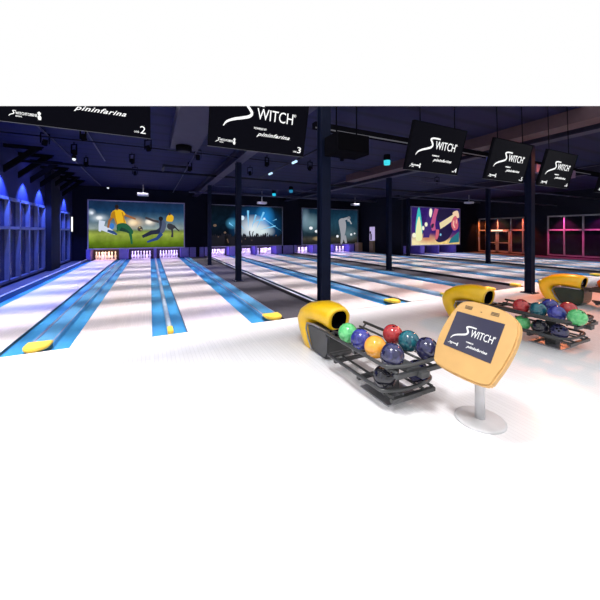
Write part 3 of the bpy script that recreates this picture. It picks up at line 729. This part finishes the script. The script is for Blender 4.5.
# ------------------------------------------------------------------ ball returns
BR = .109
RX = .21
def rrect(hx, hz, n=24, p=3.2):
    out = []
    for k in range(n):
        a = 2 * PI * k / n; c, s_ = math.cos(a), math.sin(a)
        out.append((math.copysign(abs(c) ** (2 / p), c) * hx, math.copysign(abs(s_) ** (2 / p), s_) * hz))
    return out
def ball_return(x, label, body_m):
    Y0 = 3.72
    t = thing('ball_return', (x, Y0, 0), label, 'ball return', 'ball returns')
    OUT = [(.33, .004), (.42, .12), (.48, .26), (.49, .40), (.40, .53), (.24, .62), (.05, .665), (-.15, .675), (-.30, .66), (-.37, .64)]
    INN = [(.02, .004), (.08, .10), (.15, .20), (.20, .29), (.19, .345), (.12, .375), (.0, .385), (-.15, .375), (-.27, .345), (-.31, .335)]
    HX = [.21, .225, .24, .25, .25, .245, .23, .205, .18, .165]
    rings, inner = [], []
    for i, ((oy, oz), (iy, iz), hx) in enumerate(zip(OUT, INN, HX)):
        c = Vector((0, (oy + iy) / 2, (oz + iz) / 2)); ax = Vector((0, oy - iy, oz - iz)); hl = ax.length / 2; ax.normalize()
        rings.append([c + Vector((px_, 0, 0)) + ax * pz for px_, pz in rrect(hx, hl, p=3.2 - .1 * i)])
        if i >= 6: inner.append([c + Vector((px_, 0, 0)) + ax * pz for px_, pz in rrect(hx * .70, hl * .80, p=2.4)])
    rim = [r for r in inner[::-1]]
    b = MB(); b.loft(rings + rim, cap='start'); b.build('hood', M_yel, t)
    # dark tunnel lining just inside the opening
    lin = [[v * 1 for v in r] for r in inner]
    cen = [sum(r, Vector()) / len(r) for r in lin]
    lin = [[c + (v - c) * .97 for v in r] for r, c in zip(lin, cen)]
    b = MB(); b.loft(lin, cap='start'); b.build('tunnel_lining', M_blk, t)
    # body under the hood
    body = [(.16, .34), (.10, .16), (.0, .004), (-.33, .004), (-.40, .10), (-.42, .36), (-.1, .375)]
    b = MB(); b.prism(body, 'x', -.21, .21, bev=.02); b.build('lift_body', body_m, t)
    for sx in (-1, 1): b = MB(); b.tube([(sx * .215, -.36, .375), (sx * .222, -.05, .385), (sx * .226, .13, .355), (sx * .226, .165, .27), (sx * .222, .10, .14), (sx * .215, .01, .02)], .014, 8); b.build('side_trim', M_grey, t)
    b = MB(); b.box(-.16, .16, -.5, -.36, .345, .385, .01); b.build('exit_ramp', M_blk, t)
    # rack: two rails for each row, upper and lower shelf
    def rack(name, zc, y0, y1, xs):
        b = MB(); rz = zc - .091 - .012
        for xr in xs:
            for s in (-1, 1): b.tube([(xr + s * .06, y0, rz), (xr + s * .06, y1, rz)], .013, 8)
        xo = max(xs) + .06
        for y in (y1, (y0 + y1) / 2, y0 - .05): b.box(-xo - .02, xo + .02, y - .02, y + .02, rz - .045, rz - .008)
        pts = [(-xo - .07, y0, rz + .045)] + [(-xo - .07, y1 + .1, rz + .045)] + [(-xo * math.cos(a) - .07 * math.cos(a), y1 + .1 - .10 * math.sin(a), rz + .045) for a in [PI * k / 12 for k in range(1, 12)]] + [(xo + .07, y1 + .1, rz + .045), (xo + .07, y0, rz + .045)]
        b.tube(pts, .018, 8)
        for k in (-1, 1):
            for y in (y1 + .1, (y0 + y1) / 2, y0 - .05): b.tube([(k * (xo + .0), y, rz - .02), (k * (xo + .07), y, rz + .045)], .012, 6)
        return b.build(name, M_ret, t)
    rack('upper_rack', .50, -.42, -1.68, (-RX, RX))
    rack('lower_rack', .245, -.60, -1.6, (-RX * .9, RX * .9))
    b = MB(); b.box(-.05, .05, -1.75, -.40, .33, .385, .008); b.build('spine', M_ret, t)
    b = MB(); b.box(-.06, .06, -1.36, -1.22, .012, .34, .01); b.build('pedestal', M_ret, t)
    b = MB(); b.box(-.22, .22, -1.5, -1.08, 0, .014, .004); b.build('foot_plate', M_grey, t)
    return t
RET = [(2.22, 'yellow hooded ball return with coloured balls standing nearest the carpet aisle', M_ret), (5.33, 'yellow hooded ball return behind the tilted touchscreen console', M_ret), (8.72, 'yellow hooded ball return with dark green side beside the far post', M_retg)]
for r in RET: ball_return(*r)

# balls
def ball_mat(name, c, c2=None):
    if name in MATS: return MATS[name]
    m = mat(name, c, .12, var=.0, coat=.5)
    nt = m.node_tree; r = [n for n in nt.nodes if n.type == 'VALTORGB'][0]; n = [n for n in nt.nodes if n.type == 'TEX_NOISE'][0]
    n.inputs['Scale'].default_value = 9; n.inputs['Distortion'].default_value = 2.5; n.inputs['Detail'].default_value = 3
    c2 = c2 or tuple(min(1, x * 1.8 + .02) for x in c)
    r.color_ramp.elements[0].color = (*c, 1); r.color_ramp.elements[1].color = (*c2, 1)
    return m
ball0 = None
def ball(pos, m, label, rot):
    global ball0
    if ball0 is None:
        b = MB(); b.sphere((0, 0, 0), BR, 40); ball0 = b.build('bowling_ball', m)
        for a, e in ((-.16, .16), (.16, .16), (0, -.22)):
            d = Vector((math.sin(a), math.sin(e), 1)).normalized()
            b = MB(); b.lathe([(.001, -.004), (.0125, -.004), (.0125, .0006), (.001, .0006)], 12, Matrix.Translation(d * (BR - .0005)) @ d.to_track_quat('Z', 'Y').to_matrix().to_4x4()); b.build('finger_hole', M_blk, ball0)
        o = ball0
    else: o = copy_tree(ball0)
    o.location = pos; o.rotation_euler = rot
    o.material_slots[0].link = 'OBJECT'; o.material_slots[0].material = m
    tag(o, label, 'bowling ball', 'balls on the ball returns')
    return o
green = ball_mat('ball_green', srgb(60, 170, 95), srgb(120, 215, 140)); blue = ball_mat('ball_blue', srgb(28, 30, 105), srgb(70, 75, 170)); orange = ball_mat('ball_orange', srgb(235, 150, 40), srgb(245, 175, 70))
red = ball_mat('ball_red', srgb(150, 30, 40), srgb(205, 70, 70)); teal = ball_mat('ball_teal', srgb(20, 50, 80), srgb(40, 120, 130)); dark = ball_mat('ball_dark', srgb(22, 24, 48), srgb(60, 60, 105)); blk = ball_mat('ball_black', srgb(14, 14, 20), srgb(45, 45, 60)); deep = ball_mat('ball_deep_orange', srgb(215, 90, 25), srgb(235, 115, 45))
def R3(): return (random.uniform(-.9, .3), random.uniform(-.8, .4), random.uniform(0, 6))
A1, B1 = 2.22 - RX, 2.22 + RX
for x, y, z, m, l in ((A1, 2.88, .5, green, 'pale green bowling ball right under the hood of the ball return by the aisle'), (A1, 2.645, .5, blue, 'blue bowling ball behind the pale orange ball on the aisle ball return'), (A1, 2.41, .5, orange, 'pale orange bowling ball on the ball return by the aisle'),
                      (A1, 2.175, .5, dark, 'dark violet bowling ball in front of the pale orange ball'), (B1, 2.62, .5, red, 'red bowling ball on the far rail of the aisle ball return'), (B1, 2.385, .5, teal, 'teal bowling ball next to the red one on the aisle ball return'), (B1, 2.15, .5, dark, 'dark violet bowling ball at the far rail end of the aisle ball return'),
                      (2.22 - RX * .9, 2.3, .245, blk, 'black bowling ball on the lower shelf of the aisle ball return'), (2.22 + RX * .9, 2.25, .245, dark, 'dark violet bowling ball on the lower shelf of the aisle ball return')):
    ball((x, y, z), m, l, R3())
A2, B2 = 5.33 - RX, 5.33 + RX
for x, y, z, m, l in ((A2, 2.745, .5, red, 'red bowling ball just past the console on the middle ball return'), (A2, 2.515, .5, teal, 'teal bowling ball between the red and deep blue balls of the middle return'), (A2, 2.285, .5, blue, 'deep blue bowling ball next to the bright green ball'),
                      (A2, 2.055, .5, green, 'bright green bowling ball at the end of the middle ball return'), (B2, 2.56, .5, blue, 'deep blue bowling ball on the far rail of the middle return'), (B2, 2.33, .5, red, 'red bowling ball on the far rail behind the bright green ball'),
                      (5.33 - RX * .9, 2.74, .245, green, 'green bowling ball on the lower shelf beside the console'), (5.33 - RX * .9, 2.5, .245, blk, 'black bowling ball in the middle of the lower shelf of the middle return'), (5.33 - RX * .9, 2.265, .245, dark, 'dark bowling ball at the end of the lower shelf of the middle return'),
                      (8.72 + RX, 3.12, .5, deep, 'orange bowling ball on the ball return with dark green side'), (8.72 - .02, 3.5, .5, teal, 'dark teal bowling ball inside the hood opening of the far return')):
    ball((x, y, z), m, l, R3())

# ------------------------------------------------------------------ console
t = thing('touchscreen_console', (2.56, 1.72, 0), 'tan touchscreen console on a post, tilted, showing a white SWITCH logo', 'console')
up = Vector((.56, 0, .83)).normalized(); hx = Vector((-.06, -1, 0)).normalized(); nr = hx.cross(up).normalized()
Mc = Matrix(((hx.x, up.x, nr.x, -.07), (hx.y, up.y, nr.y, 0), (hx.z, up.z, nr.z, .755), (0, 0, 0, 1)))
out = smooth_poly([(-.20, .285), (.0, .30), (.20, .275), (.325, .19), (.345, .0), (.30, -.24), (.22, -.35), (-.2, -.36), (-.29, -.25), (-.315, -.05), (-.27, .18)], 5)
b = MB(); b.prism(out, 'z', -.06, .0, bev=.012); b.bm.transform(Mc); b.build('console_panel', M_tan, t)
b = MB(); b.box(-.225, .225, -.17, .17, 0, .004, .002); b.bm.transform(Mc); scr = b.build('screen', M_conscr, t)
mb = {k: MB() for k in ('logo_swoosh', 'logo_word', 'logo_small', 'logo_script', 'corner_mark', 'lane_number')}
logo_mesh(mb, .43, .32, .0048, k=1.2)
for k, v in mb.items():
    if len(v.bm.verts): v.bm.transform(Mc); v.build(k, M_txt, scr)
    else: v.bm.free()
for a, w in ((-.13, .035), (.0, .006), (.12, .035)):
    b = MB()
    for r in range(3 if w > .01 else 1): b.box(a - w, a + w, .215 + r * .012, .222 + r * .012, .0, .003)
    b.bm.transform(Mc); b.build('key_mark', M_btn, t)
b = MB(); b.box(-.02, .10, -.16, .16, .52, .80, .03); b.build('rear_housing', M_ret, t)
b = MB(); b.tube([(.03, 0, .012), (.03, 0, .6)], .04, 14); b.build('post', M_post, t)
b = MB(); b.lathe([(.2, 0), (.2, .01), (.18, .016), (.05, .02)], 24, Matrix.Translation((.03, 0, 0))); b.build('post_base', M_post, t)

# ------------------------------------------------------------------ lights
def light(kind, name, loc, energy, color, **k):
    l = bpy.data.lights.new(name, kind); l.energy = energy; l.color = color
    for a, v in k.items(): setattr(l, a, v)
    o = bpy.data.objects.new(name, l); COL.objects.link(o); o.location = loc
    return o
def aim(o, p): o.rotation_euler = (Vector(p) - o.location).to_track_quat('-Z', 'Y').to_euler()
LE = 172
for k in range(8):
    y = 5.55 + 1.95 * k
    w = 26 if y < 16 else 18.5
    o = light('AREA', 'lane_strip_light', (XL + .6 + w / 2, y, 3.9), LE * w / 26, (1, .93, .93), shape='RECTANGLE', size=w, size_y=.12, spread=math.radians(33))
for xc, yp, n in lane_xc:
    warm = n == 0
    o = light('AREA', 'pin_light', (xc, yp + .2, .655), 20 if n < 9 else 2, (1, .55, .28) if warm else (.62, .45, 1), shape='RECTANGLE', size=1., size_y=.1)
    aim(o, (xc, yp + .5, .1))
for g, (gx, yp) in enumerate(GRP):
    o = light('SPOT', 'added_bay_wash', (gx - .5, yp - 3.5, 4.0), 620, (.66, .56, 1), spot_size=math.radians(75), spot_blend=.7, shadow_soft_size=.1)  # spot added to throw violet light onto the partitions
    aim(o, (gx - .5, yp - .3, .0))
# blue washers on the window wall
for y in (8.6, 10.3, 11.9, 13.75, 15.5, 18.2, 19.4):
    o = light('SPOT', 'wall_washer', (XL + .28, y, 3.5), 1000, (.10, .18, 1), spot_size=math.radians(90), spot_blend=.6, shadow_soft_size=.05)
    aim(o, (XL + .02, y, 2.0))
o = light('AREA', 'blue_floor_wash', (XL + 1.2, 14, 4.0), 160, (.2, .22, 1), shape='RECTANGLE', size=.3, size_y=14); aim(o, (XL, 14, .5))
# red and orange washers on the far windows
for y, c, e in ((10.47, (1, .05, .25), 700), (8.6, (1, .05, .35), 450), (12.9, (1, .12, .04), 550), (14.74, (1, .2, .07), 700), (16.0, (1, .2, .03), 500)):
    o = light('SPOT', 'red_washer', (XR - .6, y, 3.0), e, c, spot_size=math.radians(75), spot_blend=.6, shadow_soft_size=.05)
    aim(o, (XR, y, 1.0))
# unseen spots added over the approach to whiten the near floor
for x, y, e in ((-1.8, 3.0, 520), (1.0, 1.8, 480), (3.2, .0, 300), (-4.2, 4.4, 380), (-.5, .6, 200)):
    o = light('SPOT', 'added_approach_spot', (x, y, 4.0), e, (1, .99, 1), spot_size=math.radians(95), spot_blend=.9, shadow_soft_size=.4)
    aim(o, (x, y, 0))
o = light('SPOT', 'added_amber_spot', (10.5, 4.6, 4.0), 900, (1, .28, .12), spot_size=math.radians(105), spot_blend=.9, shadow_soft_size=.3); aim(o, (8.5, 4, 0))  # unseen spot added for the peach light the red windows throw

w = bpy.data.worlds.new('white_surround'); S.world = w; w.use_nodes = True
w.node_tree.nodes['Background'].inputs['Color'].default_value = (1, 1, 1, 1)
w.node_tree.nodes['Background'].inputs['Strength'].default_value = 1.0

# ------------------------------------------------------------------ camera
cam = bpy.data.cameras.new('camera'); co = bpy.data.objects.new('camera', cam); COL.objects.link(co)
co.location = (0, 0, H); co.rotation_euler = (PI / 2, 0, -YAW)
cam.sensor_width = 36; cam.lens = F_PX / 600 * 36; cam.shift_y = -(300 - HOR) / 600
cam.clip_start = .05; cam.clip_end = 200
S.camera = co
S.view_settings.view_transform = 'Standard'; S.view_settings.look = 'None'; S.view_settings.exposure = 0; S.view_settings.gamma = 1
